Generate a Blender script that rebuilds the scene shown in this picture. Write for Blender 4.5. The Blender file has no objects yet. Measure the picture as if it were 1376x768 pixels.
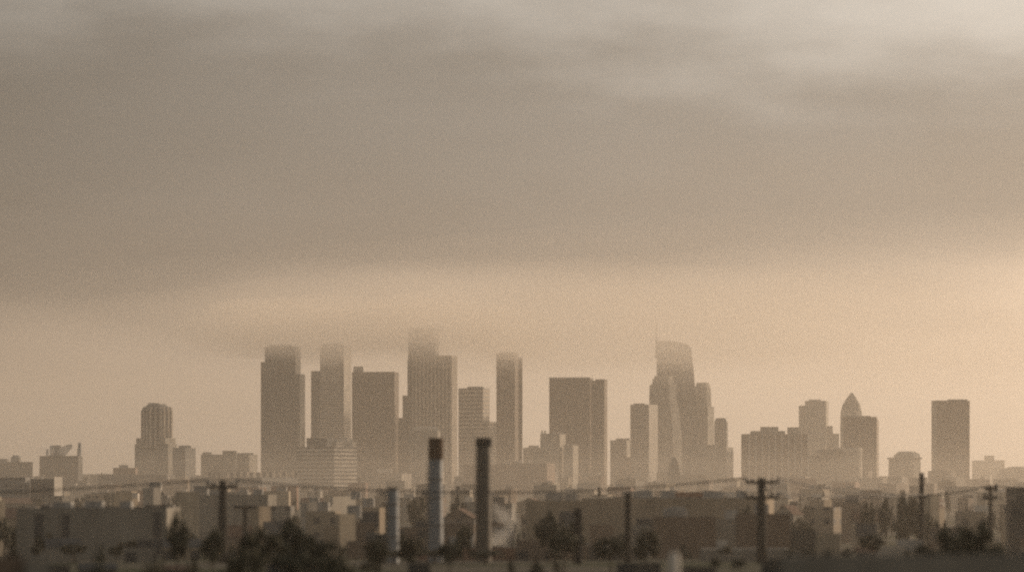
import bpy, math, random
from mathutils import Vector, noise as mnoise

random.seed(7)
S = bpy.context.scene
COL = S.collection
F = 3822.0            # focal length in photo pixels (100 mm lens, 36 mm sensor, 1376 px)
HZ = 645.0            # photo row of the true horizon
EYE = 20.0            # camera height
SUN_AZ, SUN_EL = 54.0, 12.0


def PX(px, d):
    return (px - 688.0) * d / F


def PZ(py, d):
    return EYE + (HZ - py) * d / F


def smooth(a, b, t):
    t = max(0.0, min(1.0, (t - a) / (b - a)))
    return t * t * (3 - 2 * t)


def tz(x, y):
    """height of the terrain: a low rise under the camera, a flat basin beyond"""
    d = math.hypot(x, y)
    return 10.0 * (1.0 - smooth(220, 900, d))


# ------------------------------------------------------------------ materials
def nodes_of(name):
    m = bpy.data.materials.new(name)
    m.use_nodes = True
    nt = m.node_tree
    return m, nt, nt.nodes['Principled BSDF']


def N(nt, kind, **kw):
    n = nt.nodes.new(kind)
    for k, v in kw.items():
        setattr(n, k, v)
    return n


def M2(nt, op, a, b=None, c=None):
    n = nt.nodes.new('ShaderNodeMath')
    n.operation = op
    for i, v in enumerate((a, b, c)):
        if v is None:
            continue
        if isinstance(v, (int, float)):
            n.inputs[i].default_value = v
        else:
            nt.links.new(v, n.inputs[i])
    return n.outputs[0]


def mixc(nt, fac, a, b, mode='MIX'):
    n = nt.nodes.new('ShaderNodeMix')
    n.data_type = 'RGBA'
    n.blend_type = mode
    for sock, v in ((n.inputs['Factor'], fac), (n.inputs[6], a), (n.inputs[7], b)):
        if isinstance(v, (int, float)):
            sock.default_value = v
        elif isinstance(v, (tuple, list)):
            sock.default_value = (v[0], v[1], v[2], 1)
        else:
            nt.links.new(v, sock)
    return n.outputs[2]


def rough_mat(name, col, scale=0.6, amt=0.35, rough=0.85, metal=0.0, obj=True, stretch=(1, 1, 0.35)):
    """weathered matte surface: colour broken up by two octaves of noise, streaked downwards"""
    m, nt, b = nodes_of(name)
    tc = N(nt, 'ShaderNodeTexCoord')
    mp = N(nt, 'ShaderNodeMapping')
    mp.inputs['Scale'].default_value = stretch
    nt.links.new(tc.outputs['Object'], mp.inputs['Vector'])
    nz = N(nt, 'ShaderNodeTexNoise')
    nz.inputs['Scale'].default_value = scale
    nz.inputs['Detail'].default_value = 6
    nt.links.new(mp.outputs[0], nz.inputs['Vector'])
    dark = tuple(c * (1 - amt) for c in col)
    lite = tuple(min(0.9, c * (1 + amt)) for c in col)
    f = M2(nt, 'MULTIPLY_ADD', nz.outputs['Fac'], 2.0, -0.5)
    nt.links.new(mixc(nt, f, dark, lite), b.inputs['Base Color'])
    b.inputs['Roughness'].default_value = rough
    b.inputs['Metallic'].default_value = metal
    b.inputs['Specular IOR Level'].default_value = .15 if rough > .7 else .5
    bp = N(nt, 'ShaderNodeBump')
    bp.inputs['Strength'].default_value = 0.25
    bp.inputs['Distance'].default_value = 0.05
    nt.links.new(nz.outputs['Fac'], bp.inputs['Height'])
    nt.links.new(bp.outputs[0], b.inputs['Normal'])
    return m


def facade(name, wall, glass=(0.03, 0.035, 0.04), floor=4.0, bay=3.0, gw=0.7, gh=0.6, band=0.0, blinds=0.3):
    """storeys and bays from the wall's own metric coordinates: glass panes, spandrels, blinds"""
    m, nt, b = nodes_of(name)
    uv = N(nt, 'ShaderNodeUVMap')
    sp = N(nt, 'ShaderNodeSeparateXYZ')
    nt.links.new(uv.outputs[0], sp.inputs[0])
    u = M2(nt, 'DIVIDE', sp.outputs[0], bay)
    v = M2(nt, 'DIVIDE', sp.outputs[1], floor)
    fu = M2(nt, 'FRACT', u)
    fv = M2(nt, 'FRACT', v)
    iu = M2(nt, 'FLOOR', u)
    iv = M2(nt, 'FLOOR', v)
    mu = M2(nt, 'LESS_THAN', fu, gw)
    mv = M2(nt, 'LESS_THAN', fv, gh)
    mask = M2(nt, 'MULTIPLY', mu, mv)
    # bottom storey and top crown stay solid enough: break up with per-pane blinds
    cx = N(nt, 'ShaderNodeCombineXYZ')
    nt.links.new(iu, cx.inputs[0])
    nt.links.new(iv, cx.inputs[1])
    wn = N(nt, 'ShaderNodeTexWhiteNoise', noise_dimensions='2D')
    nt.links.new(cx.outputs[0], wn.inputs['Vector'])
    bl = M2(nt, 'LESS_THAN', wn.outputs['Value'], blinds)
    gcol = mixc(nt, M2(nt, 'MULTIPLY', bl, 0.55), glass, tuple(0.6 * c + 0.05 for c in wall))
    nz = N(nt, 'ShaderNodeTexNoise')
    nz.inputs['Scale'].default_value = 0.06
    nz.inputs['Detail'].default_value = 5
    nt.links.new(uv.outputs[0], nz.inputs['Vector'])
    wcol = mixc(nt, M2(nt, 'MULTIPLY_ADD', nz.outputs['Fac'], 2.2, -.6), tuple(c * 0.6 for c in wall), tuple(min(.9, c * 1.3) for c in wall))
    nt.links.new(mixc(nt, mask, wcol, gcol), b.inputs['Base Color'])
    r = M2(nt, 'MULTIPLY_ADD', mask, -0.5, 0.85)
    nt.links.new(r, b.inputs['Roughness'])
    return m


def volume_mat(name, density, col, aniso):
    m = bpy.data.materials.new(name)
    m.use_nodes = True
    nt = m.node_tree
    nt.nodes.clear()
    out = N(nt, 'ShaderNodeOutputMaterial')
    v = N(nt, 'ShaderNodeVolumePrincipled')
    v.inputs['Color'].default_value = (*col, 1)
    v.inputs['Density'].default_value = density
    v.inputs['Anisotropy'].default_value = aniso
    v.inputs['Blackbody Intensity'].default_value = 0
    m.cycles.volume_sampling = 'DISTANCE'
    nt.links.new(v.outputs[0], out.inputs['Volume'])
    return m


MAT = {}
MAT['glass_dark'] = facade('dark_glass_facade', (0.105, 0.112, 0.105), floor=4.0, bay=1.6, gw=.82, gh=.72, blinds=.15)
MAT['glass_brown'] = facade('brown_glass_facade', (0.20, 0.15, 0.11), glass=(.05, .035, .025), floor=4.0, bay=2.0, gw=.8, gh=.6, blinds=.2)
MAT['concrete'] = facade('concrete_facade', (0.36, 0.33, 0.28), floor=3.8, bay=3.2, gw=.55, gh=.5)
MAT['pale'] = facade('pale_stone_facade', (0.48, 0.43, 0.36), floor=3.8, bay=3.6, gw=.45, gh=.5)
MAT['ribs'] = facade('ribbed_stone_facade', (0.55, 0.47, 0.38), floor=4.0, bay=7.5, gw=.55, gh=.95, blinds=.05)
MAT['stripe'] = facade('banded_facade', (0.62, 0.55, 0.46), floor=5.0, bay=60.0, gw=.995, gh=.52, blinds=.0)
MAT['balcony'] = facade('balcony_facade', (0.66, 0.58, 0.48), floor=8.0, bay=30.0, gw=.99, gh=.5, blinds=.0)
MAT['brick'] = facade('brick_facade', (0.25, 0.17, 0.125), floor=3.8, bay=3.5, gw=.4, gh=.5)
MAT['grey'] = facade('grey_panel_facade', (0.25, 0.25, 0.24), floor=4.0, bay=3.0, gw=.6, gh=.55)
MAT['darkgrey'] = facade('dark_panel_facade', (0.12, 0.12, 0.115), floor=4.0, bay=4.0, gw=.5, gh=.5)
MAT['roof'] = rough_mat('gravel_roof', (0.20, 0.19, 0.17), 0.8)
MAT['roof_dark'] = rough_mat('tar_roof', (0.09, 0.09, 0.09), 0.8)
MAT['roof_tile'] = rough_mat('tile_roof', (0.15, 0.10, 0.075), 1.2)
MAT['roof_white'] = rough_mat('white_coated_roof', (0.55, 0.53, 0.5), 0.5)
MAT['plant'] = rough_mat('rooftop_plant_metal', (0.32, 0.31, 0.29), 0.7, rough=.6)
MAT['white'] = rough_mat('white_paint', (0.66, 0.61, 0.54), 0.4, .12)
MAT['steel'] = rough_mat('galvanised_steel', (0.22, 0.24, 0.26), 2.0, .3, .55, .3)
MAT['steel_dark'] = rough_mat('sooty_steel', (0.11, 0.098, 0.082), 2.0, .4, .7, .2)
MAT['rust'] = rough_mat('rusted_steel', (0.085, 0.05, 0.028), 3.0, .5, .9)
MAT['soot'] = rough_mat('soot_black', (0.02, 0.02, 0.02), 3.0, .4, .9)
MAT['wood'] = rough_mat('creosoted_wood', (0.045, 0.04, 0.033), 4.0, .4, .9, stretch=(3, 3, .3))
MAT['ceramic'] = rough_mat('glazed_insulator', (0.06, 0.055, 0.05), 5, .2, .3)
MAT['wire'] = rough_mat('cable_black', (0.03, 0.03, 0.03), 5, .2, .7)
MAT['bark'] = rough_mat('bark', (0.07, 0.055, 0.04), 3.0, .4, .95)
MAT['door'] = rough_mat('roller_door', (0.06, 0.06, 0.06), 3, .3, .6)
MAT['pane'] = rough_mat('window_pane', (0.03, 0.035, 0.04), 2, .2, .2)

WALLS = {}
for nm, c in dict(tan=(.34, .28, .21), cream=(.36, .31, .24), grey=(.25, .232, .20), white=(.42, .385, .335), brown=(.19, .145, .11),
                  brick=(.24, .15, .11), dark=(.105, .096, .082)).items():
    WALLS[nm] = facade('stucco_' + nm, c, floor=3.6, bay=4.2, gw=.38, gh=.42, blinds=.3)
    WALLS[nm + '_plain'] = rough_mat('plain_wall_' + nm, c, .35, .25)


def leaf_mat(name, c):
    m, nt, b = nodes_of(name)
    g = N(nt, 'ShaderNodeTexCoord')
    nz = N(nt, 'ShaderNodeTexNoise')
    nz.inputs['Scale'].default_value = 7
    nt.links.new(g.outputs['Object'], nz.inputs['Vector'])
    oi = N(nt, 'ShaderNodeObjectInfo')
    col = mixc(nt, nz.outputs['Fac'], tuple(x * .5 for x in c), tuple(x * 1.5 for x in c))
    col = mixc(nt, M2(nt, 'MULTIPLY', oi.outputs['Random'], .5), col, (0.07, 0.055, 0.03))
    nt.links.new(col, b.inputs['Base Color'])
    b.inputs['Roughness'].default_value = .8
    return m


MAT['leaf'] = leaf_mat('leaves_green', (0.062, 0.062, 0.034))
MAT['leaf_dark'] = leaf_mat('leaves_dark', (0.040, 0.046, 0.026))


# ------------------------------------------------------------------ mesh builder
class MB:
    def __init__(s):
        s.v, s.f, s.uv, s.mi = [], [], [], []

    def face(s, pts, uvs=None, mi=0):
        i = len(s.v)
        s.v += [tuple(p) for p in pts]
        s.f.append(tuple(range(i, i + len(pts))))
        s.uv += uvs if uvs else [(p[0], p[1]) for p in pts]
        s.mi.append(mi)

    def prism(s, base, z0, z1, top=None, cap=True, bottom=False, wall=0, roof=1):
        """base: footprint, counter-clockwise; top: same count, for tapering solids"""
        top = top or base
        n = len(base)
        u = 0.0
        for i in range(n):
            j = (i + 1) % n
            a, b, c, d = base[i], base[j], top[j], top[i]
            L = math.hypot(b[0] - a[0], b[1] - a[1])
            s.face([(a[0], a[1], z0), (b[0], b[1], z0), (c[0], c[1], z1), (d[0], d[1], z1)],
                   [(u, z0), (u + L, z0), (u + L, z1), (u, z1)], wall)
            u += L
        if cap:
            s.face([(p[0], p[1], z1) for p in top], None, roof)
        if bottom:
            s.face([(p[0], p[1], z0) for p in reversed(base)], None, roof)

    def box(s, cx, cy, z0, sx, sy, sz, rot=0, wall=0, roof=1, bottom=True):
        c, n = math.cos(rot), math.sin(rot)
        p = [(cx + x * c - y * n, cy + x * n + y * c) for x, y in ((-sx / 2, -sy / 2), (sx / 2, -sy / 2), (sx / 2, sy / 2), (-sx / 2, sy / 2))]
        s.prism(p, z0, z0 + sz, bottom=bottom, wall=wall, roof=roof)

    def lathe(s, prof, seg=20, cx=0, cy=0, wall=0):
        for (r0, z0), (r1, z1) in zip(prof, prof[1:]):
            for i in range(seg):
                a, b = 2 * math.pi * i / seg, 2 * math.pi * (i + 1) / seg
                s.face([(cx + r0 * math.cos(a), cy + r0 * math.sin(a), z0), (cx + r0 * math.cos(b), cy + r0 * math.sin(b), z0),
                        (cx + r1 * math.cos(b), cy + r1 * math.sin(b), z1), (cx + r1 * math.cos(a), cy + r1 * math.sin(a), z1)],
                       [(r0 * a, z0), (r0 * b, z0), (r1 * b, z1), (r1 * a, z1)], wall)

    def tube(s, pts, r, seg=6):
        pts = [Vector(p) for p in pts]
        rings = []
        for i, p in enumerate(pts):
            t = (pts[min(i + 1, len(pts) - 1)] - pts[max(i - 1, 0)]).normalized()
            up = Vector((0, 0, 1)) if abs(t.z) < .9 else Vector((1, 0, 0))
            a = t.cross(up).normalized()
            b = a.cross(t)
            rr = r[i] if isinstance(r, (list, tuple)) else r
            rings.append([p + rr * (a * math.cos(2 * math.pi * k / seg) + b * math.sin(2 * math.pi * k / seg)) for k in range(seg)])
        for r0, r1 in zip(rings, rings[1:]):
            for k in range(seg):
                s.face([r1[k], r1[(k + 1) % seg], r0[(k + 1) % seg], r0[k]])
        s.face(rings[0])
        s.face(list(reversed(rings[-1])))

    def build(s, name, mats, parent=None, loc=None, smooth_faces=False):
        me = bpy.data.meshes.new(name)
        me.from_pydata(s.v, [], s.f)
        uv = me.uv_layers.new(name='UVMap')
        flat = [c for p in s.uv for c in p]
        uv.data.foreach_set('uv', flat)
        mats = mats if isinstance(mats, (list, tuple)) else [mats]
        for m in mats:
            me.materials.append(m)
        me.polygons.foreach_set('material_index', [min(i, len(mats) - 1) for i in s.mi])
        if smooth_faces:
            me.polygons.foreach_set('use_smooth', [True] * len(s.f))
        import bmesh
        bm = bmesh.new()
        bm.from_mesh(me)
        bmesh.ops.remove_doubles(bm, verts=bm.verts, dist=1e-4)
        bm.to_mesh(me)
        bm.free()
        me.update()
        o = bpy.data.objects.new(name, me)
        COL.objects.link(o)
        if parent:
            o.parent = parent
        if loc:
            o.location = loc
        return o


def tag(o, label, cat, group=None):
    o['label'] = label
    o['category'] = cat
    if group:
        o['group'] = group
    return o


def struct(o):
    o['kind'] = 'structure'
    return o


def empty(name, loc, label, cat, group=None):
    o = bpy.data.objects.new(name, None)
    COL.objects.link(o)
    o.location = loc
    o.empty_display_size = 1
    return tag(o, label, cat, group)


TAKEN = []   # (x, y, radius) of built footprints


def foot(x0, xc, x1, d, beta=0.0, depth=None):
    """footprint of a block whose near corner shows at column xc; beta (degrees) is how far it is turned.
    beta>0: right side shows between xc and x1. beta<0: left side shows between x0 and xc. 0: square on."""
    if not beta:
        a, b = PX(x0, d), PX(x1, d)
        dp = depth or max(12.0, min(45.0, (b - a) * .8))
        return [(a, d), (b, d), (b, d + dp), (a, d + dp)]
    B = math.radians(abs(beta))
    cb, sb = math.cos(B), math.sin(B)
    C = Vector((PX(xc, d), d))

    def run(px, dx, dy):
        s = (px - 688.0) / F
        return (s * C.y - C.x) / (dx - s * dy)
    if beta > 0:
        tl = run(x0, -cb, sb)
        tr = run(x1, sb, cb)
        L = C + tl * Vector((-cb, sb))
        R = C + tr * Vector((sb, cb))
    else:
        tl = run(x0, -sb, cb)
        tr = run(x1, cb, sb)
        L = C + tl * Vector((-sb, cb))
        R = C + tr * Vector((cb, sb))
    K = L + R - C
    return [tuple(C), tuple(R), tuple(K), tuple(L)]


class Tower:
    def __init__(s, name, d, px, label, cat='tower', group=None):
        s.d = d
        s.o = Vector((PX(px, d), d + 15, tz(PX(px, d), d)))
        s.root = empty(name, s.o, label, cat, group)

    def rel(s, pts):
        return [(p[0] - s.o.x, p[1] - s.o.y) for p in pts]

    def block(s, part, x0, x1, ytop, mat, xc=None, beta=0.0, ybot=None, d=None, depth=None, roof='roof', parapet=True, grow=0.0):
        d = d or s.d
        xc = xc if xc is not None else x1
        p = s.rel(foot(x0, xc, x1, d, beta, depth))
        z0 = (PZ(ybot, d) - s.o.z) if ybot else -1.5
        z1 = PZ(ytop, d) - s.o.z
        mb = MB()
        c = (sum(q[0] for q in p) / 4, sum(q[1] for q in p) / 4)
        if grow:
            p = [(c[0] + (q[0] - c[0]) * (1 + grow), c[1] + (q[1] - c[1]) * (1 + grow)) for q in p]
        mb.prism(p, z0, z1 - (1.2 if parapet else 0), cap=not parapet)
        if parapet:
            ins = [(c[0] + (q[0] - c[0]) * .95, c[1] + (q[1] - c[1]) * .95) for q in p]
            mb.prism(p, z1 - 1.2, z1, cap=False)
            n = 4
            for i in range(n):
                j = (i + 1) % n
                mb.face([(*p[i], z1), (*p[j], z1), (*ins[j], z1), (*ins[i], z1)], None, 1)
                mb.face([(*ins[i], z1), (*ins[j], z1), (*ins[j], z1 - 1.2), (*ins[i], z1 - 1.2)], None, 1)
            mb.face([(*q, z1 - 1.2) for q in ins], None, 1)
        o = mb.build(part, [MAT[mat] if isinstance(mat, str) else mat, MAT[roof]], s.root)
        w = [(q[0] + s.o.x, q[1] + s.o.y) for q in p]
        cx, cy = c[0] + s.o.x, c[1] + s.o.y
        TAKEN.append((cx, cy, max(math.hypot(a - cx, b - cy) for a, b in w)))
        return o

    def poly(s, part, rows, mat, depth=40.0, d=None, roof='roof', sides=4, smooth_faces=False):
        """solid of stacked sections: rows of (y, x_left, x_right), bottom first"""
        d = d or s.d
        mb = MB()
        secs = []
        for (y, a, b) in rows:
            xa, xb = PX(a, d) - s.o.x, PX(b, d) - s.o.x
            cx, hw = (xa + xb) / 2, max(.05, (xb - xa) / 2)
            cy = d + depth / 2 - s.o.y
            if sides == 4:
                fr = hw / max(.05, (PX(rows[0][2], d) - PX(rows[0][1], d)) / 2)
                hd = depth / 2 * min(1, max(fr, .08))
                sec = [(cx - hw, cy - hd), (cx + hw, cy - hd), (cx + hw, cy + hd), (cx - hw, cy + hd)]
            else:
                sec = [(cx + hw * math.cos(2 * math.pi * (k + .5) / sides) / math.cos(math.pi / sides), cy + hw * math.sin(2 * math.pi * (k + .5) / sides) / math.cos(math.pi / sides)) for k in range(sides)]
            secs.append((PZ(y, d) - s.o.z, sec))
        for i, ((z0, p0), (z1, p1)) in enumerate(zip(secs, secs[1:])):
            mb.prism(p0, z0, z1, p1, cap=(i == len(secs) - 2), bottom=(i == 0))
        o = mb.build(part, [MAT[mat], MAT[roof]], s.root, smooth_faces=False)
        return o


# ------------------------------------------------------------------ ground
def build_ground():
    mb = MB()
    ys = [-120, 0, 60, 120, 180, 220, 260, 300, 350, 400, 460, 520, 600, 680, 760, 840, 920, 1100, 1500, 2200, 3200, 4500, 6500, 9000, 14000]
    xs = [-4500, -2500, -1400, -900, -600, -400, -280, -200, -140, -90, -50, -20, 0, 20, 50, 90, 140, 200, 280, 400, 600, 900, 1400, 2500, 4500]
    for a, b in zip(ys, ys[1:]):
        for c, e in zip(xs, xs[1:]):
            mb.face([(c, a, tz(c, a)), (e, a, tz(e, a)), (e, b, tz(e, b)), (c, b, tz(c, b))])
    m, nt, b = nodes_of('dusty_ground')
    tc = N(nt, 'ShaderNodeTexCoord')
    n1 = N(nt, 'ShaderNodeTexNoise')
    n1.inputs['Scale'].default_value = .02
    n1.inputs['Detail'].default_value = 8
    nt.links.new(tc.outputs['Object'], n1.inputs['Vector'])
    n2 = N(nt, 'ShaderNodeTexNoise')
    n2.inputs['Scale'].default_value = .15
    n2.inputs['Detail'].default_value = 5
    nt.links.new(tc.outputs['Object'], n2.inputs['Vector'])
    c1 = mixc(nt, n2.outputs['Fac'], (.05, .05, .045), (.15, .13, .10))
    r = N(nt, 'ShaderNodeValToRGB')
    r.color_ramp.elements[0].position = .45
    r.color_ramp.elements[1].position = .58
    nt.links.new(n1.outputs['Fac'], r.inputs[0])
    nt.links.new(mixc(nt, r.outputs[0], c1, (.05, .055, .03)), b.inputs['Base Color'])
    b.inputs['Roughness'].default_value = .95
    b.inputs['Specular IOR Level'].default_value = .05
    struct(mb.build('ground', m))
    # streets: asphalt sheets a little above the ground, running across the basin
    ma = rough_mat('asphalt', (.055, .055, .055), .5, .3)
    for k, y in enumerate((955, 1240, 1700, 2350, 3350)):
        q = MB()
        w = 6 + k * 1.0
        q.face([(-1500, y - w, .01), (1500, y - w, .01), (1500, y + w, .01), (-1500, y + w, .01)])
        struct(q.build('road', ma))


build_ground()

# ------------------------------------------------------------------ skyline towers
D0 = 5400.0


def roof_plant(t, x0, x1, ytop, ybase, d=None, part='penthouse', mat='plant', depth=14.0):
    d = (d or t.d) + 8
    return t.block(part, x0, x1, ytop, mat, ybot=ybase + 1, d=d, depth=depth, parapet=False)


# left edge
t = Tower('office_block', 3500, 20, 'dark flat-topped block with a round tank on its roof at the far left', 'building')
t.block('wall', -14, 44, 620, 'darkgrey', xc=36, beta=20)
t.poly('roof_tank', [(621, 11, 25), (614, 11, 25), (611, 14, 22)], 'plant', d=3512, sides=12)
t.block('penthouse', -2, 10, 616, 'plant', ybot=622, d=3510, parapet=False)

t = Tower('industrial_block', 3500, 82, 'dark windowless block with steaming rooftop machinery near the left edge', 'building')
t.block('wall', 53, 111, 612, 'darkgrey', xc=105, beta=15)
t.block('annex', 108, 117, 645, 'darkgrey', d=3505)
t.block('plant_housing', 67, 82, 598, 'plant', ybot=613, d=3520, parapet=False)
t.poly('sloped_duct', [(613, 82, 86), (600, 84, 97), (597, 90, 97)], 'plant', d=3522, depth=6)
t.poly('flue', [(613, 100, 106), (594, 102, 106)], 'steel', d=3524, sides=10)
t.poly('flue', [(613, 58, 62), (603, 59, 62)], 'steel', d=3520, sides=10)

t = Tower('stepped_tower', 4200, 209, 'stepped tower with rounded shoulders standing alone on the left', 'tower')
t.block('podium', 181, 238, 596, 'concrete', xc=226, beta=22)
t.block('shoulder_block', 183, 236, 588, 'concrete', xc=222, beta=22, ybot=597)
t.poly('shaft', [(600, 188, 229), (552, 188, 229), (546, 191, 228)], 'ribs', depth=44, sides=8, d=4205)
t.poly('crown', [(547, 192, 226), (542, 198, 220)], 'concrete', depth=34, sides=8, d=4210)
t.block('roof_fin', 199, 213, 541, 'plant', ybot=546, d=4212, parapet=False)

t = Tower('office_block', 4000, 248, 'dark narrow block standing against the right foot of the stepped tower', 'building')
t.block('wall', 232, 263, 601, 'grey', xc=249, beta=30)
t.block('penthouse', 240, 256, 598, 'plant', ybot=603, d=4015, parapet=False)

t = Tower('low_block', 3000, 185, 'long dark low block in front of the stepped tower', 'building')
t.block('wall', 132, 235, 637, 'darkgrey', xc=224, beta=12)
t.block('upper_storey', 152, 182, 628, 'brick', ybot=638, d=3030)
t.block('penthouse', 160, 172, 624, 'plant', ybot=629, d=3040, parapet=False)

t = Tower('apartment_block', 4300, 308, 'wide grey block with a raised centre left of the twin-slab tower', 'building')
t.block('wall', 270, 346, 610, 'concrete', xc=335, beta=14)
t.block('centre_bay', 299, 317, 605, 'concrete', ybot=640, d=4280)
t.block('penthouse', 318, 340, 608, 'plant', ybot=611, d=4320, parapet=False)
t.block('penthouse', 272, 284, 607, 'plant', ybot=611, d=4320, parapet=False)

t = Tower('long_block', 2600, 330, 'long low block with a row of sunlit piers under the twin-slab tower', 'building')
t.block('wall', 255, 400, 641, 'grey', xc=352, beta=35)
t.block('upper_storey', 280, 400, 634, 'ribs', xc=300, beta=48, ybot=642, d=2612)

# the twin slab
t = Tower('twin_slab_tower', 5400, 380, 'leftmost tall tower of two joined slabs with its top fading into cloud', 'tower')
t.block('rear_slab', 356, 404, 465, 'glass_dark', xc=397, beta=20, d=5440)
t.block('shoulder_block', 350.5, 372, 486, 'glass_dark', d=5430)
t.block('front_slab', 362, 410, 502, 'glass_dark', xc=403, beta=12, d=5400)
t.block('mechanical_band', 363.5, 398, 588, 'darkgrey', ybot=592, d=5392, depth=3, parapet=False)
t.block('penthouse', 362, 392, 463, 'plant', ybot=467, d=5455, parapet=False)

t = Tower('shouldered_tower', 5800, 446, 'tall tower with a sunlit banded right side and a lower left shoulder', 'tower')
t.block('shaft', 430, 472, 463, 'stripe', xc=462, beta=24, d=5800)
t.block('shoulder_block', 418, 440, 498, 'glass_dark', d=5830)
t.block('penthouse', 433, 458, 461, 'plant', ybot=465, d=5825, parapet=False)

t = Tower('slab_tower', 5600, 504, 'broad dark brown slab tower with a small penthouse on its left corner', 'tower')
t.block('shaft', 473, 536, 499, 'glass_brown', xc=530, beta=10)
t.block('penthouse', 475, 488, 492, 'plant', ybot=501, d=5615, parapet=False)

t = Tower('dark_block', 5650, 541, 'dark mid-height block filling the gap between the brown slab and the ribbed tower', 'building')
t.block('wall', 533, 552, 561, 'glass_dark')
t.block('rear_block', 541, 551, 531, 'glass_dark', d=5700)

t = Tower('ribbed_tower', 5400, 582, 'tall ribbed tower whose rear block dissolves into the low cloud', 'tower')
t.block('front_slab', 554, 614.5, 478, 'ribs', xc=607, beta=12, d=5400)
t.block('left_slab', 547.5, 570, 482, 'glass_dark', d=5425)
t.block('rear_block', 548.5, 590, 440, 'glass_dark', d=5480, xc=584, beta=12)
t.block('cornice', 553.5, 615, 477, 'pale', ybot=480, xc=607.2, beta=12, d=5399, parapet=False)

t = Tower('pale_block', 4600, 570, 'pale mid-height block with a bright rounded top behind the rust-topped chimney', 'building')
t.block('wall', 549, 592, 578, 'concrete', xc=588, beta=10)
t.poly('barrel_roof', [(579, 551, 591), (575, 553, 589), (572.5, 560, 584)], 'pale', depth=30, d=4610, roof='roof')

t = Tower('balcony_tower', 5660, 640, 'mid-height tower with bright balcony bands stepping down its right side', 'tower')
t.block('shaft', 616, 658, 521, 'balcony', xc=649, beta=25)
t.block('stepped_wing', 640, 667, 566, 'balcony', xc=657, beta=25, d=5640)
t.block('penthouse', 628, 650, 519, 'plant', ybot=523, d=5680, parapet=False)

t = Tower('slim_tower', 5600, 684, 'slim dark tower with a lit vertical seam and a cloud-softened top', 'tower')
t.block('shaft', 667, 697, 474, 'glass_brown', xc=692, beta=16)
t.block('side_slab', 690, 702, 480, 'glass_brown', d=5630)
t.block('penthouse', 671, 692, 472.5, 'plant', ybot=476, d=5615, parapet=False)

t = Tower('double_slab_tower', 5300, 777, 'wide dark tower of two slabs split by a pale vertical seam', 'tower')
t.block('main_slab', 738, 797, 507, 'glass_brown', xc=793, beta=10)
t.block('side_slab', 800, 816, 509, 'glass_brown', d=5330, xc=812, beta=15)
t.block('seam_wall', 795, 803, 511, 'pale', d=5345)
t.block('roof_edge', 737.8, 797.2, 506.4, 'plant', ybot=508.5, d=5299, xc=793.1, beta=10, parapet=False)

t = Tower('stepped_block', 4700, 748, 'stepped pale block with small roof turrets in front of the double-slab tower', 'building')
t.block('middle_block', 726, 760, 582, 'pale', xc=752, beta=22)
t.block('right_block', 757, 777, 598, 'pale', xc=770, beta=22, d=4690)
t.block('left_wing', 716, 732, 606, 'concrete', d=4715)
for x in (727, 731, 743, 749, 755):
    t.block('roof_turret', x, x + 2.6, 580 - (x < 733) * 2, 'white', ybot=583, d=4712, depth=5, parapet=False)
for x in (762, 767, 772):
    t.block('roof_turret', x, x + 2.4, 596, 'white', ybot=599, d=4702, depth=5, parapet=False)

t = Tower('brick_block', 3600, 690, 'broad brown windowless block behind the dark-capped chimney', 'building')
t.block('wall', 668, 746, 622, 'brick', xc=735, beta=14)
t.block('wing', 623, 670, 623, 'brick', d=3640)
t.block('penthouse', 692, 702, 619, 'plant', ybot=623, d=3620, parapet=False)
t.block('penthouse', 676, 684, 620.5, 'white', ybot=623, d=3620, parapet=False)

t = Tower('grey_block', 5800, 713, 'small hazy block between the slim tower and the stepped pale block', 'building')
t.block('wall', 703, 728, 601, 'concrete')
t.block('penthouse', 710, 724, 598, 'plant', ybot=602, d=5815, parapet=False)

t = Tower('grey_block', 5600, 834, 'hazy grey block just left of the striped corner tower', 'building')
t.block('wall', 820, 850, 591, 'concrete', xc=842, beta=15)
t.block('penthouse', 828, 846, 588.5, 'plant', ybot=592, d=5620, parapet=False)
t.block('front_block', 833, 848, 614, 'brick', d=5300)

t = Tower('corner_tower', 5500, 866, 'mid-height tower with a sunlit striped right face left of the spired tower', 'tower')
t.block('shaft', 847, 884, 543, 'stripe', xc=872, beta=28)
t.block('penthouse', 852, 866, 541.5, 'plant', ybot=545, d=5520, parapet=False)

# spired sail tower
t = Tower('spired_tower', 6250, 908, 'tallest tower with a curved sail top and thin spire at its left edge', 'tower')
t.poly('shaft', [(648, 884, 938), (560, 884, 937), (500, 884, 932.5), (478, 884, 930)], 'glass_dark', depth=60)
mb = MB()
d = 6250
prof = [(884, 480), (930.2, 480), (928.5, 466), (925, 462.5), (915, 459.5), (900, 457.8), (884, 457)]
pts = [(PX(a, d) - t.o.x, PZ(b, d) - t.o.z) for a, b in prof]
y0, y1 = d - t.o.y + 1, d - t.o.y + 58
mb.face([(a, y0, b) for a, b in pts], [(a, b) for a, b in pts])
mb.face([(a, y1, b) for a, b in reversed(pts)], [(a, b) for a, b in reversed(pts)])
for (a, b), (c, e) in zip(pts, pts[1:] + pts[:1]):
    mb.face([(a, y0, b), (a, y1, b), (c, y1, e), (c, y0, e)], None, 1)
mb.build('sail_crown', [MAT['glass_dark'], MAT['roof']], t.root)
t.poly('spire', [(480, 880.9, 884.4), (455, 881.4, 884.0), (433, 882.2, 883.4)], 'plant', d=6248, sides=8)
lamp, nt, b = nodes_of('emblem_enamel')
b.inputs['Base Color'].default_value = (.8, .75, .65, 1)
mb = MB()
mb.lathe([(0.01, 0), (4.5, 0), (4.5, .6), (0.01, .6)], 16)
o = mb.build('round_emblem', lamp, t.root)
o.rotation_euler = (math.radians(90), 0, 0)
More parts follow.
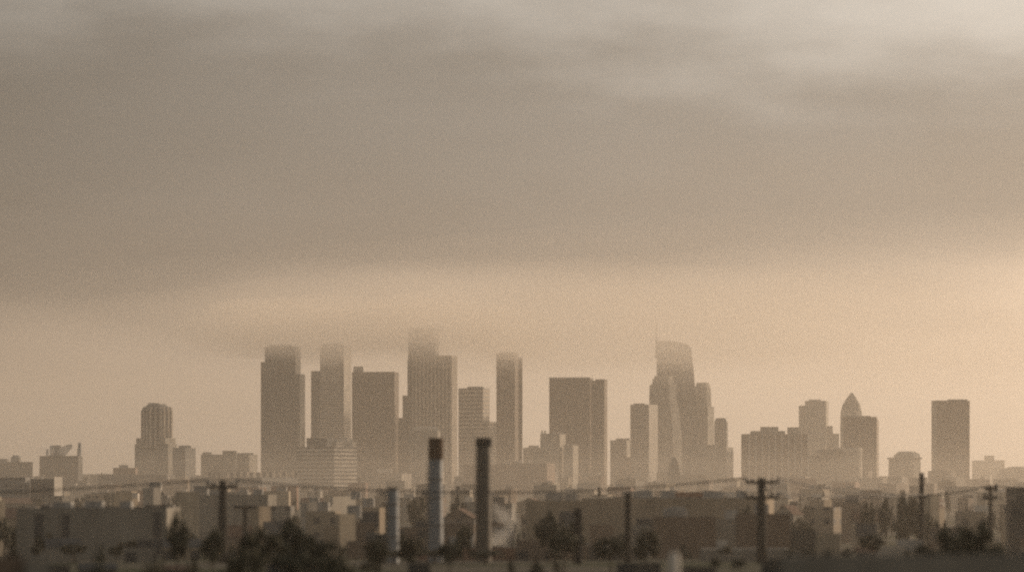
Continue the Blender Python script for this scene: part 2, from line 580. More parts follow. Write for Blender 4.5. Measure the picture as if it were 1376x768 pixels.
o.location = (PX(892, d) - t.o.x, y0 - .05, PZ(468, d) - t.o.z)

t = Tower('crown_tower', 5900, 894, 'broad stepped tower with sunlit ragged setbacks standing before the spired tower', 'tower')
t.poly('lower_shaft', [(650, 873, 918), (590, 873, 917), (546, 873.5, 913)], 'concrete', depth=58, sides=8)
t.poly('middle_shaft', [(547, 873.5, 911), (516, 874, 909)], 'concrete', depth=52, sides=8, d=5904)
t.poly('crown', [(517, 877, 907.5), (508, 878, 906)], 'concrete', depth=46, sides=8, d=5908)
t.poly('crown_ring', [(508.5, 880, 904), (504.5, 880, 904)], 'pale', depth=40, sides=16, d=5912)

t = Tower('round_shoulder_tower', 6300, 947, 'faint tower with a rounded lit right edge beside the spired tower', 'tower')
t.block('lower_shaft', 935, 959.5, 546, 'concrete', xc=951, beta=35)
t.poly('upper_shaft', [(560, 935, 957), (520, 935, 955.5), (513.5, 937, 953)], 'pale', depth=40, sides=8, d=6310)

t = Tower('rounded_tower', 6100, 970, 'small round-topped tower standing above the wide podium block', 'tower')
t.poly('shaft', [(645, 961, 979.5), (566, 961, 979), (561, 963, 977)], 'glass_dark', sides=12)

t = Tower('podium_block', 5300, 952, 'wide plain podium block at the foot of the spired tower', 'building')
t.block('wall', 918, 985.5, 600, 'concrete', xc=976, beta=18)
t.block('upper_storey', 930, 976, 597, 'concrete', ybot=601, d=5330)

t = Tower('bell_tower', 3000, 905, 'slender old tower with a dark cap in front of the podium block', 'tower')
t.block('shaft', 898, 914, 634, 'concrete', depth=9)
t.block('belfry', 899.5, 912.5, 624, 'darkgrey', ybot=635, depth=6, d=3001, parapet=False)
t.block('ledge', 897, 915, 633, 'pale', ybot=635.5, depth=11, d=2999, parapet=False)
t.poly('cap', [(624.5, 899, 913), (619, 902.5, 909.5), (614.5, 904, 908)], 'roof_dark', d=2999, depth=7)
t.poly('finial', [(615, 904.4, 907.4), (612.6, 904.4, 907.4)], 'white', d=3001, sides=8, roof='white')

t = Tower('finned_block', 4500, 1046, 'broad block with thin pale vertical fins behind the double-armed pole', 'building')
t.block('wall', 996, 1086, 582.5, 'glass_brown', xc=1006, beta=-20)
L = Vector((PX(1006, 4500), 4500))
Rf = foot(996, 1006, 1086, 4500, -20)
c0, r0 = Vector(Rf[0]), Vector(Rf[1])
dr = (r0 - c0)
nrm = Vector((dr.y, -dr.x)).normalized()
rt = math.atan2(dr.y, dr.x)
for k in range(10):
    q = c0 + dr * (k / 9.0) * .985 + dr * .0075 + nrm * .5
    mb = MB()
    mb.box(q.x - t.o.x, q.y - t.o.y, -1, 1.5, 1.2, PZ(583.5, 4500) + 1, rt)
    mb.build('fin', MAT['white'], t.root)
t.block('penthouse', 1023, 1046, 573, 'pale', ybot=584, d=4535)
t.block('roof_storey', 1011, 1055, 578.5, 'concrete', ybot=584, d=4530)
t.block('penthouse', 1059, 1074, 573.5, 'pale', ybot=584, d=4545)

t = Tower('setback_tower', 7000, 1098, 'faint setback tower with steps down its right side behind the finned block', 'tower')
t.block('shaft', 1081.5, 1113.5, 538, 'concrete', xc=1110, beta=10)
t.block('left_shoulder', 1075, 1096, 544.5, 'concrete', d=7020)
t.block('right_shoulder', 1100, 1119, 572, 'concrete', d=7025)
t.block('low_shoulder', 1105, 1127.5, 582, 'concrete', d=7040)
t.block('crown', 1088, 1103, 536.3, 'plant', ybot=539, d=7015, parapet=False)

t = Tower('pointed_tower', 6800, 1145, 'faint tower with a pointed dome top rising behind a dark slab', 'tower')
t.poly('shaft', [(648, 1131, 1160), (570, 1131, 1160), (552, 1131.5, 1158.5)], 'concrete', sides=8)
t.poly('dome', [(552.5, 1131.5, 1158.5), (544, 1133.5, 1157), (537, 1137.5, 1153.5), (531, 1141.5, 1150), (526.5, 1145.2, 1146.4)], 'roof', sides=12, d=6801, roof='roof')

t = Tower('slab_tower', 5300, 1157, 'dark square-topped slab standing in front of the pointed tower', 'tower')
t.block('shaft', 1133, 1181, 559.5, 'glass_brown', xc=1178, beta=8)
t.block('penthouse', 1140, 1170, 558.2, 'plant', ybot=561, d=5320, parapet=False)

t = Tower('flat_capped_block', 4700, 1118, 'hazy mid-height block with a dark overhanging cap below the pointed tower', 'building')
t.block('wall', 1103, 1137, 607, 'concrete', xc=1113, beta=-20)
t.block('cap', 1101.5, 1138, 603.5, 'darkgrey', ybot=607.5, d=4695, depth=50, parapet=False)
t.block('penthouse', 1122, 1134, 601, 'plant', ybot=604, d=4710, parapet=False)
t.block('left_wing', 1086, 1106, 611, 'concrete', d=4730)

t = Tower('drum_block', 4600, 1147, 'pale drum-ended block standing before the dark square-topped slab', 'building')
t.poly('wall', [(650, 1134, 1160), (603, 1134, 1160)], 'pale', depth=34, sides=16)
t.poly('cornice', [(603.2, 1133.5, 1160.5), (601.3, 1133.5, 1160.5)], 'white', sides=16, d=4599, roof='white')

t = Tower('dome_topped_block', 5100, 1218, 'squat block with a chamfered dome-like top left of the lone slab', 'building')
t.poly('wall', [(650, 1197.5, 1238.5), (615, 1197.5, 1238.5)], 'concrete', depth=50, sides=8)
t.poly('dome', [(615.5, 1203, 1237.5), (610, 1205, 1237), (606, 1210, 1231)], 'concrete', depth=40, sides=8, d=5105)
t.block('ledge', 1197, 1239, 614, 'pale', ybot=616, d=5098, depth=52, parapet=False)

t = Tower('lone_slab_tower', 5200, 1277, 'lone dark rectangular tower standing by itself on the right', 'tower')
t.block('shaft', 1252, 1303, 537.5, 'glass_brown', xc=1258.5, beta=-16)
t.block('painted_lit_side', 1251.6, 1258.2, 537.8, 'pale', xc=1258.1, beta=-16, d=5199, depth=2)  # paler colour paints the left face as if lit; no sun reaches it
t.block('penthouse', 1276, 1300, 536, 'plant', ybot=539, d=5222, parapet=False)

t = Tower('far_block', 9500, 1330, 'barely visible far block with a raised core right of the lone slab', 'building')
t.block('wall', 1309, 1350, 618, 'concrete')
t.block('raised_core', 1324, 1336, 611.5, 'concrete', ybot=620, d=9520)

t = Tower('grey_block', 6500, 1368, 'hazy low block with a curved roof at the far right edge', 'building')
t.block('wall', 1347, 1395, 630, 'concrete')
t.poly('barrel_roof', [(630.5, 1350, 1392), (627.5, 1356, 1386), (626.3, 1362, 1380)], 'roof', d=6505, depth=40)

# striped office block and the pale one beside it
t = Tower('striped_office_block', 3600, 440, 'banded office block with sunlit right face and roof machinery below the shouldered tower', 'building')
t.block('wall', 398, 480, 600, 'stripe', xc=449, beta=40)
t.block('plant_screen', 445, 479, 593, 'pale', ybot=601, xc=452, beta=40, d=3612, parapet=False)
t.block('plant_housing', 412, 440, 588, 'darkgrey', ybot=601, d=3640, parapet=False)
for x, y in ((443, 588), (450, 590), (457, 590.5), (463, 587.5), (470, 590)):
    t.block('roof_unit', x, x + 4, y, 'white', ybot=601, d=3630, depth=4, parapet=False)
t.block('podium', 444, 484, 668, 'grey', xc=452, beta=40, d=3550)

t = Tower('pale_block', 3700, 519, 'wide pale block with a bright skylight on its roof left of rust-topped chimney', 'building')
t.block('wall', 485, 553, 636, 'pale', xc=540, beta=25)
t.block('roof_storey', 498, 545, 634.5, 'pale', ybot=637, d=3730)
t.block('skylight', 506, 526, 629.5, 'white', ybot=635, d=3740, roof='white', parapet=False)
t.block('podium', 484, 556, 655, 'concrete', d=3670)

# middle distance, left
t = Tower('corner_block', 1500, 20, 'low dark block with a thin lit corner strip below the roof-tank block', 'building')
t.block('wall', -12, 40, 641, 'grey', xc=34, beta=25)
t = Tower('corner_block', 1500, 62, 'low dark block with an end wall painted as sunlit below the steaming block', 'building')
t.block('wall', 41, 82, 643, 'darkgrey', xc=73, beta=32)
t.block('painted_sunlit_end', 72.5, 84, 640, 'white', xc=73, beta=32, d=1497, parapet=False)  # white panel puts the sunlit look of this dark block's end into colour

# ------------------------------------------------------------------ near and middle low-rise named by hand
def turned(px):
    return -(8 + max(0.0, math.degrees(math.atan((688 - px) / F))))


def hall(name, d, x0, x1, ytop, label, wall, xc=None, beta=0.0, cat='building', units=2, doors=(), windows=(), roof='roof', depth=None, cls=None):
    if d < 520 and not (doors or windows):
        # these turn their long side to the rise, their sunny ends away from it
        beta, xc = turned((x0 + x1) / 2), x0 + .07 * (x1 - x0)
    t = Tower(name, d, (x0 + x1) / 2, label, cat)
    t.block('wall', x0, x1, ytop, wall, xc=xc, beta=beta, roof=roof, depth=depth)
    rnd = random.Random(int(x0 * 7 + d))
    for k in range(units if d > 300 else 0):
        x = x0 + (x1 - x0) * (.15 + .7 * rnd.random())
        w = (1.6 + 2.5 * rnd.random()) * F / d
        t.block('rooftop_unit', x, x + w, ytop - (1.0 + .8 * rnd.random()) * F / d, 'plant', ybot=ytop + .8 * F / d, d=d + 7 + 3 * k, depth=2.5, parapet=False)
    for (a, b, yt, yb) in doors:
        t.block('roller_door', a, b, yt, 'door', ybot=yb, d=d - .12, depth=.1, parapet=False, roof='roof_dark')
    for (a, b, yt, yb) in windows:
        w = t.block('window', a, b, yt, 'pane', ybot=yb, d=d - .12, depth=.1, parapet=False, roof='roof_dark')
        p = t.block('sill', a - .1 * F / d, b + .1 * F / d, yb, 'white', ybot=yb + .15 * F / d, d=d - .25, depth=.22, parapet=False, roof='white')
        p.parent = w
    return t


P = WALLS
hall('warehouse', 480, 22, 224, 682, 'long grey warehouse with dark bays across the lower left', P['grey_plain'],
     doors=((46, 58, 690, 738), (84, 93, 690, 725), (206, 216, 688, 728)), roof='roof_dark', units=3)
hall('shed', 800, 150, 178, 662, 'low shed with a bright cream side left of the stepped tower base', P['cream_plain'], xc=153, beta=50, units=0)
hall('shed', 820, 192, 216, 655, 'small pale flat-roofed shed below the stepped tower', P['white_plain'], xc=206, beta=40, units=1)
hall('shed', 700, 236, 268, 660, 'cream flat-roofed shed with a sunlit side left of the first utility pole', P['cream_plain'], xc=240, beta=55, units=1)
hall('shed', 640, -10, 7, 672, 'small cream shed cut by the left picture edge', P['cream_plain'], xc=-2, beta=45, units=0)
hall('warehouse', 800, 262, 372, 664, 'wide grey flat-roofed warehouse behind the first utility pole', P['grey_plain'], xc=360, beta=15, units=3)
hall('shed', 620, 336, 364, 680, 'pale low house right of the shorter crossarm pole', P['tan_plain'], xc=348, beta=40, units=0, roof='roof_tile')
hall('shed', 700, 404, 426, 674, 'small white shed catching the sun below the striped office block', P['white_plain'], xc=413, beta=50, units=1)
hall('warehouse', 900, 438, 478, 667, 'square grey building with a pale upright edge below the striped office block', P['grey_plain'], xc=441, beta=12, units=1)
hall('pillar_building', 890, 436, 442, 665, 'narrow sunlit cream stair tower beside the square grey building', P['cream_plain'], xc=437, beta=50, units=0)
hall('shed', 520, 450, 478, 690, 'cream arched shed with dark opening left of the short grey chimney', P['cream_plain'], xc=456, beta=45, units=1, doors=())
hall('shed', 430, 434, 456, 708, 'low yellowish shed beside the cream arched shed', P['tan_plain'], xc=438, beta=50, units=0)
hall('warehouse', 600, 782, 1040, 669, 'long grey brown warehouse stretching behind the double-armed pole', P['tan_plain'], xc=1022, beta=10, units=5, roof='roof')
hall('warehouse', 660, 910, 964, 661, 'low dark red raised block on the long warehouse skyline', P['brick_plain'], units=0)
hall('workshop', 500, 876, 962, 694, 'dark workshop with rooftop units right of the bare tapered pole', P['brown_plain'], units=4, roof='roof_dark')
hall('workshop', 512, 962, 990, 697, 'narrow bluish grey lean-to joined to the dark workshop', P['grey_plain'], units=1, roof='roof_dark')
hall('workshop', 485, 988, 1062, 690, 'dark brown workshop crossed by the double-armed utility pole', P['brown_plain'], units=1, roof='roof_dark')
hall('workshop', 480, 1062, 1096, 712, 'dark grey low annex right of the double-armed utility pole', P['dark_plain'], units=0, roof='roof_dark')
hall('shed', 560, 706, 792, 672, 'long pinkish low roof right of the dark-capped chimney', P['tan_plain'], xc=709, beta=-9, units=3)
hall('shed', 470, 738, 796, 731, 'low dark shed with a pale roof behind the dark stub post', P['brown_plain'], xc=780, beta=20, units=0, roof='roof_white')  # roof coloured white to paint in a sunlit strip
hall('shed', 455, 676, 742, 734, 'low brown shed with a pale roof right of the dark-capped chimney foot', P['brown_plain'], xc=735, beta=12, units=0, roof='roof_white')  # white on this roof stands for the low sun lighting it
hall('shed', 455, 790, 860, 735, 'low dark shed between the dark stub post and the bare tapered pole', P['dark_plain'], xc=850, beta=20, units=1, roof='roof')
hall('shed', 440, 940, 1062, 737, 'low pale grey shed at the foot of the double-armed pole', P['grey_plain'], xc=1050, beta=12, units=1, roof='roof_white')
hall('warehouse', 142, 1050, 1420, 748, 'flat bluish grey roof along the bottom right corner', P['grey_plain'], units=2, roof='roof', depth=34)
hall('shed', 150, -20, 34, 748, 'dark brown shed in the bottom left corner', P['brown_plain'], units=1, roof='roof_dark')
hall('shed', 150, 32, 68, 752, 'shed with a bluish grey roof near the bottom left corner', P['grey_plain'], units=0, roof='roof')
hall('shed', 452, 560, 690, 735, 'dark reddish shed around the foot of the tall chimneys', P['brick_plain'], units=2, roof='roof_dark')
hall('apartment_block', 480, 1356, 1420, 672, 'dark stepped block cut by the right picture edge', P['dark'], xc=1400, beta=10, units=0, roof='roof_dark')
hall('apartment_block', 560, 1366, 1420, 654, 'taller dark block rising behind the stepped block at the right edge', P['dark'], units=0, roof='roof_dark')
hall('shed', 420, 1096, 1130, 716, 'tan shed with a bright patch of wall right of the dark annex', P['cream_plain'], xc=1103, beta=50, units=0)
hall('shed', 460, 1178, 1216, 733, 'pale pink low shed left of the thin bare pole', P['white_plain'], xc=1205, beta=25, units=1)
hall('shed', 900, 1206, 1226, 668, 'small house with a bright sunlit wall left of the thin bare pole', P['white_plain'], xc=1211, beta=52, units=0, roof='roof_tile')
hall('shed', 760, 1242, 1262, 664, 'small tan house with a lit side right of the thin bare pole', P['cream_plain'], xc=1250, beta=50, units=0, roof='roof_tile')


# ------------------------------------------------------------------ chimneys
def chimney(px, ytop, wpx, d, label, ry, top_mat, body, cap):
    x = PX(px, d)
    g = tz(x, d)
    r = wpx * d / F / 2
    z1 = PZ(ytop, d) - g
    root = empty('chimney', (x, d, g), label, 'chimney')
    zc = (PZ(ry, d) - g)
    mb = MB()
    mb.lathe([(r * 1.12, -1), (r * 1.03, zc * .5), (r, zc)], 28)
    mb.build('shaft', MAT[body], root, smooth_faces=True)
    mb = MB()
    prof = [(r * 1.0, zc)] + ([(r * 1.08, zc + .02), (r * 1.08, z1 - .05), (r * .96, z1), (r * .8, z1), (r * .78, zc)] if cap == 'band' else
                              [(r * 1.14, zc + .05), (r * 1.14, z1 - .1), (r * 1.05, z1), (r * .85, z1), (r * .85, zc)])
    mb.lathe(prof, 28)
    mb.build('chimney_top', MAT[top_mat], root, smooth_faces=False)
    for zz in (.35, .62, .8):
        mb = MB()
        mb.lathe([(r * 1.1, zc * zz), (r * 1.12, zc * zz + .02), (r * 1.12, zc * zz + .15), (r * 1.0, zc * zz + .17)], 28)
        mb.build('hoop', MAT['steel_dark'], root)
    # ladder on the shaded side
    mb = MB()
    for s in (-.2, .2):
        mb.box(s, -r * 1.12 - .12, 1.0, .05, .05, zc - 1.2)
    for k in range(int((zc - 2) / .4)):
        mb.box(0, -r * 1.12 - .12, 1.3 + k * .4, .4, .03, .03)
    o = mb.build('ladder', MAT['steel_dark'], root)
    o.rotation_euler = (0, 0, math.radians(-70))
    return root


chimney(585.5, 588, 18.5, 430, 'tall steel chimney with a rust-brown top band', 617, 'rust', 'steel', 'band')
chimney(650, 588, 19, 430, 'tall sooty chimney with a black flared cap', 600, 'soot', 'steel_dark', 'cap')
chimney(528, 654, 15, 415, 'short plain grey chimney left of the rust-topped one', 658, 'steel_dark', 'steel', 'band')


def post(name, px, ytop, w0, w1, d, label, mat):
    x = PX(px, d)
    g = tz(x, d)
    z1 = PZ(ytop, d) - g
    k = d / F / 2
    root = empty(name, (x, d, g), label, 'pole')
    mb = MB()
    mb.lathe([(w0 * k, -1), (w1 * k, z1 - .25)], 14)
    mb.build('shaft', MAT[mat], root, smooth_faces=True)
    mb = MB()
    mb.lathe([(w1 * k, z1 - .25), (w1 * k * 1.12, z1 - .23), (w1 * k * 1.12, z1 - .04), (w1 * k * .6, z1), (0.001, z1)], 14)
    mb.build('cap', MAT['soot'], root)
    return root


post('vent_pipe', 777, 682, 10.5, 9.5, 400, 'dark stub post with a flat cap right of the chimneys', 'soot')
post('bare_pole', 844, 661, 11.5, 8, 430, 'bare tapered wooden pole left of the dark workshop', 'wood')


# ------------------------------------------------------------------ utility poles and wires
def utility_pole(px, ytop, d, label, arms, w=7.0, rot=0.0, cans=()):
    """arms: rows (y, half width px)"""
    x = PX(px, d)
    g = tz(x, d)
    z1 = PZ(ytop, d) - g
    k = d / F
    root = empty('utility_pole', (x, d, g), label, 'utility pole')
    mb = MB()
    mb.lathe([(w * k * .72, -1), (w * k * .5, z1 - .05), (w * k * .4, z1), (.001, z1)], 14)
    mb.build('shaft', MAT['wood'], root, smooth_faces=True)
    hooks = []
    for (y, hw, up) in arms:
        z = PZ(y, d) - g
        W = hw * k
        mb = MB()
        mb.box(0, -w * k * .5 - .1, z - 2.0 * k, 2 * W, .2, 4.0 * k, 0)
        arm = mb.build('crossarm', MAT['wood'], root)
        for sx in (-1, -.62, .62, 1):
            mb = MB()
            h = up * k * (1 if abs(sx) == 1 else .75)
            mb.lathe([(1.3 * k, z + k), (1.3 * k, z + h * .45), (2.5 * k, z + h * .5), (2.0 * k, z + h * .68), (2.7 * k, z + h * .72), (1.3 * k, z + h), (.001, z + h)], 10, cx=sx * W * .96, cy=-w * k * .5 - .1)
            mb.build('insulator', MAT['ceramic'], arm)
            if abs(sx) == 1:
                hooks.append((x + sx * W * .97, d - w * k * .5 - .07, g + z + h))
        for sx in (-1, 1):
            mb = MB()
            mb.tube([(0, -w * k * .5 - .06, z - .95), (sx * W * .5, -w * k * .5 - .1, z - .05)], .03, 6)
            mb.build('brace', MAT['steel_dark'], arm)
    for (cx, cy, cw, ch) in cans:
        z = PZ(cy, d) - g
        mb = MB()
        r = cw * k / 2
        mb.lathe([(.001, z), (r, z), (r, z + ch * k), (r * .6, z + ch * k + .08), (.001, z + ch * k + .1)], 16, cx=(cx - px) * k, cy=-w * k * .3 - r * .4)
        mb.build('transformer_can', MAT['steel_dark'], root)
    return root, hooks


_, H300 = utility_pole(299.5, 644.5, 420, 'utility pole with one upturned crossarm on the left', [(654, 20, 9.5)], 10)
_, H330 = utility_pole(330, 679, 520, 'shorter blurred pole with a single crossarm behind the first utility pole', [(681, 15, 3.5)], 7)
_, H1023 = utility_pole(1023.5, 641.5, 415, 'tall utility pole with two crossarms right of centre', [(647.5, 22.5, 5.5), (668, 22.5, 6.5)], 10.5)
_, H1238 = utility_pole(1238.5, 634.5, 520, 'thin bare pole with a small bracket near the lone slab', [(667, 7, 3)], 6.5)
_, H1330 = utility_pole(1331, 651, 520, 'pole with drum-shaped transformer cans near the right edge', [(656, 8, 3), (668, 8, 3)], 5.0,
                        cans=((1338, 660, 6, 9), (1323.5, 671, 6, 8), (1325, 659, 5, 6)))


def wire(a, b, sag, label, r=.11):
    mb = MB()
    a, b = Vector(a), Vector(b)
    n = 28
    mb.tube([a.lerp(b, i / n) - Vector((0, 0, sag * 4 * (i / n) * (1 - i / n))) for i in range(n + 1)], r, 6)
    return tag(mb.build('power_line', MAT['wire']), label, 'power line')


wire(( -120, 425, PZ(664, 420)), H300[0], .9, 'sagging wire running off the left edge from outer end of the upturned crossarm')
wire(H300[1], H1023[0], 2.0, 'long sagging wire from upturned crossarm to upper arm of the two-armed pole')
wire(H1023[1], H1238[1], 1.0, 'wire from upper arm of the two-armed pole to the thin bare pole')
wire(H1023[3], H1238[0], .6, 'wire from lower arm of the two-armed pole to the thin bare pole')
wire(H1238[1], H1330[0], 0.4, 'short wire between the thin bare pole and the transformer pole')
wire(H1330[1], (110, 520, PZ(660, 520)), 0.3, 'wire leaving the transformer pole for the right picture edge')


# ------------------------------------------------------------------ trees
def crown_mesh(seed, kind):
    r = random.Random(seed)
    mb = MB()
    lob = []
    if kind == 'round':
        for _ in range(34):
            while True:
                p = Vector((r.uniform(-1, 1), r.uniform(-1, 1), r.uniform(-1, 1)))
                if p.length < 1:
                    break
            lob.append((Vector((p.x * .38, p.y * .38, .62 + p.z * .3)), r.uniform(.08, .15)))
    elif kind == 'cone':
        for k in range(40):
            z = r.random() ** 1.3
            a = r.uniform(0, 6.28)
            R = .30 * (1 - z) * r.uniform(.3, 1)
            lob.append((Vector((R * math.cos(a), R * math.sin(a), .18 + .78 * z)), .11 * (1.05 - z)))
    else:
        for _ in range(30):
            a = r.uniform(0, 6.28)
            R = .44 * math.sqrt(r.random())
            z = .6 + .16 * r.uniform(-1, 1) + .18 * (1 - R / .44)
            lob.append((Vector((R * math.cos(a), R * math.sin(a), z)), r.uniform(.07, .13)))
    for c, rad in lob:
        for _ in range(46):
            n = Vector((r.gauss(0, 1), r.gauss(0, 1), r.gauss(0, 1))).normalized()
            p = c + n * rad * r.uniform(.5, 1.05)
            t = n.cross(Vector((r.gauss(0, 1), r.gauss(0, 1), r.gauss(0, 1)))).normalized()
            b = n.cross(t)
            b = (b + n * r.uniform(-.6, .6)).normalized()
            s = r.uniform(.018, .036)
            mb.face([p - t * s - b * s * .7, p + t * s - b * s * .7, p + t * s * .6 + b * s, p - t * s * .6 + b * s])
    return mb


def trunk_mesh(seed, kind):
    r = random.Random(seed + 100)
    mb = MB()
    top = .9 if kind == 'cone' else .55
    mb.tube([(0, 0, -.06), (.01, 0, .15), (-.008, .01, .35), (0, 0, top)], [.036, .028, .022, .008], 8)
    if kind != 'cone':
        for k in range(6):
            a = k * 1.05 + r.uniform(-.3, .3)
            z = r.uniform(.3, .45)
            mb.tube([(0, 0, z), (.14 * math.cos(a), .14 * math.sin(a), z + .12), (.27 * math.cos(a), .27 * math.sin(a), z + .25)], [.014, .01, .004], 6)
    return mb


PROTO = {}
for kind, seeds in (('round', (1, 2, 3)), ('cone', (4, 5)), ('wide', (6, 7))):
    for sd in seeds:
        root = bpy.data.objects.new('tree', None)
        COL.objects.link(root)
        tr = trunk_mesh(sd, kind).build('trunk', MAT['bark'], root, smooth_faces=True)
        cr = crown_mesh(sd, kind).build('crown', MAT['leaf_dark'] if kind == 'cone' or sd in (2, 7) else MAT['leaf'], root)
        PROTO.setdefault(kind, []).append([root, tr, cr, True])
TREES = []


def tree(px, ytop, wpx, d, kind='round', label=None, seed=0, group=None):
    x = PX(px, d)
    g = tz(x, d)
    h = max(2.2, PZ(ytop, d) - g)
    w = wpx * d / F
    P_ = PROTO[kind][seed % len(PROTO[kind])]
    if P_[3]:
        root, tr, cr = P_[:3]
        P_[3] = False
    else:
        root = P_[0].copy()
        COL.objects.link(root)
        for ch in P_[1:3]:
            c = ch.copy()
            COL.objects.link(c)
            c.parent = root
    base = {'round': .86, 'cone': .62, 'wide': 1.0}[kind]
    root.location = (x, d, g)
    root.rotation_euler = (0, 0, (px * 1.7 + d) % 6.28)
    root.scale = (w / base, w / base, h)
    root['category'] = 'tree'
    root.name = 'tree'
    if label:
        root['label'] = label
    if group:
        root['group'] = group
    TREES.append((root, px, ytop, d, kind, wpx))
    TAKEN.append((x, d, w * .3))
    return root


tree(1300, 692, 86, 270, 'round', 'large dark round tree near the bottom right', 0)
tree(1276, 722, 40, 250, 'round', 'lower dark tree leaning against the large round one', 1)
tree(6, 692, 34, 590, 'round', 'dark tree hiding the foot of the cream shed at the left edge', 2)
tree(584, 746, 60, 405, 'wide', 'low dark tree hiding the foot of the rust-topped chimney', 0)
tree(652, 747, 56, 400, 'wide', 'low dark tree hiding the foot of the black-capped chimney', 1)
tree(529, 749, 44, 392, 'wide', 'low dark tree hiding the foot of the short grey chimney', 0)
tree(62, 711, 30, 440, 'round', 'dark tree in front of the long grey warehouse, beside its widest bay', 0)
tree(18, 714, 18, 430, 'cone', 'narrow dark conical tree at the left end of the long grey warehouse', 0)
tree(100, 727, 40, 420, 'wide', 'low spreading dark tree in front of the long grey warehouse', 1)
tree(178, 722, 44, 440, 'wide', 'broad low tree before the right half of the long grey warehouse', 0)
tree(133, 738, 30, 150, 'round', 'dark green tree poking up at the bottom left', 1)
tree(205, 744, 70, 155, 'wide', 'wide dark shrubby tree at the bottom left', 0)
tree(262, 748, 40, 160, 'round', 'low dark tree left of the first utility pole foot', 2)
tree(238, 684, 34, 300, 'round', 'dark tree at the right end of the long grey warehouse', 1)
tree(285, 704, 34, 300, 'round', 'dark tree just left of the first utility pole', 2)
tree(352, 700, 60, 270, 'round', 'big dark tree in the grove beside the shorter crossarm pole', 0)
tree(390, 694, 62, 280, 'round', 'tallest dark tree of the grove between pole and short chimney', 1)
tree(425, 716, 60, 255, 'wide', 'broad dark tree at the right of the grove', 1)
tree(330, 728, 60, 230, 'wide', 'low dark tree in front of the grove at the left', 0)
tree(400, 734, 80, 225, 'wide', 'low dark spreading tree in front of the grove', 1)
tree(460, 738, 60, 220, 'round', 'low brown green tree between the grove and the short chimney', 2)
tree(506, 716, 36, 300, 'round', 'green tree just left of the short grey chimney', 2)
tree(560, 659, 30, 800, 'round', 'dark hazy tree between the short chimney and the rust-topped one', 0)
tree(615, 664, 24, 800, 'round', 'dark hazy tree between the two tall chimneys', 1)
tree(622, 700, 26, 400, 'round', 'brownish tree low between the two tall chimneys', 2)
tree(604, 722, 40, 300, 'wide', 'low dark tree at the foot of the rust-topped chimney', 1)
tree(550, 712, 40, 330, 'round', 'dark tree between the short chimney and the rust-topped chimney', 0)
tree(805, 653, 24, 900, 'cone', 'conical tree standing up from the long warehouse roofline', 0)
tree(838, 664, 16, 900, 'round', 'small dark tree behind the bare tapered pole', 2)
tree(738, 684, 40, 420, 'round', 'dark tree right of the steam plume', 1)
tree(770, 690, 40, 430, 'round', 'dark tree behind the dark stub post', 0)
tree(758, 708, 44, 330, 'wide', 'wide dark tree between steam plume and dark stub post', 0)
tree(820, 716, 50, 320, 'wide', 'wide dark tree between the stub post and the bare tapered pole', 1)
tree(868, 706, 40, 340, 'round', 'brown green tree right of the bare tapered pole', 2)
tree(1000, 672, 26, 560, 'round', 'dark tree left of the double-armed pole', 0)
tree(1250, 688, 26, 640, 'round', 'small dark tree below the tan house beside the thin bare pole', 0)
tree(1212, 686, 28, 660, 'round', 'small dark tree below the bright-walled house by the thin bare pole', 1)
tree(1216, 650, 30, 650, 'round', 'dark clump-headed tree left of the thin bare pole', 0)
tree(1232, 660, 26, 640, 'round', 'dark tree touching the thin bare pole', 2)
tree(1190, 661, 20, 700, 'round', 'hazy tree left of the dark clump-headed tree', 1)
tree(1166, 668, 24, 680, 'wide', 'wide hazy tree right of the double-armed pole', 0)
tree(1170, 712, 36, 400, 'wide', 'low spreading tree above the pale pink shed', 1)
tree(1238, 726, 44, 270, 'wide', 'dark low tree at the foot of the thin bare pole', 0)
tree(1112, 736, 34, 240, 'round', 'low dark tree right of the dark grey annex', 1)
tree(1336, 722, 40, 240, 'round', 'dark tree between the large round one and the right edge block', 2)
tree(1272, 640, 26, 2600, 'wide', 'hazy mound-like tree in front of the lone slab', 0)
tree(1106, 646, 24, 2000, 'wide', 'hazy dark tree right of the double-armed pole top', 1)

# ------------------------------------------------------------------ fill: low-rise city and its trees
LM = [(18, 'roof-tank block'), (82, 'steaming block'), (150, 'long dark low block'), (209, 'stepped tower'), (262, 'cream shed'), (300, 'first utility pole'), (345, 'long pier-fronted block'), (380, 'twin-slab tower'),
      (440, 'striped office block'), (500, 'brown slab tower'), (528, 'short grey chimney'), (585, 'rust-topped chimney'), (620, 'balcony tower'), (650, 'black-capped chimney'), (684, 'slim tower'),
      (720, 'brown windowless block'), (777, 'stub post'), (810, 'double-slab tower'), (844, 'bare tapered pole'), (880, 'corner tower'), (906, 'bell tower'), (950, 'podium block'), (975, 'rounded tower'),
      (1023, 'double-armed pole'), (1065, 'finned block'), (1110, 'flat-capped block'), (1157, 'square-topped slab'), (1218, 'dome-topped block'), (1238, 'thin bare pole'),
      (1277, 'lone slab'), (1300, 'large round tree'), (1331, 'transformer pole'), (1360, 'right edge blocks')]
LAYERS = [  # distance, roof rows, width px, gap px
    (300, (750, 762), (30, 70), (4, 20)),
    (450, (722, 738), (26, 60), (4, 20)),
    (560, (698, 714), (24, 56), (4, 26)),
    (720, (677, 694), (22, 52), (4, 24)),
    (980, (667, 681), (20, 46), (4, 24)),
    (1350, (657, 669), (18, 42), (4, 22)),
    (1900, (648, 661), (20, 46), (5, 30)),
    (2700, (642, 655), (18, 40), (5, 30)),
    (3900, (636, 648), (16, 40), (4, 30)),
    (4900, (632, 644), (14, 38), (4, 30)),
    (7600, (635, 641), (14, 40), (6, 40)),
]
FILLB, FILLT = [], []
rnd = random.Random(21)


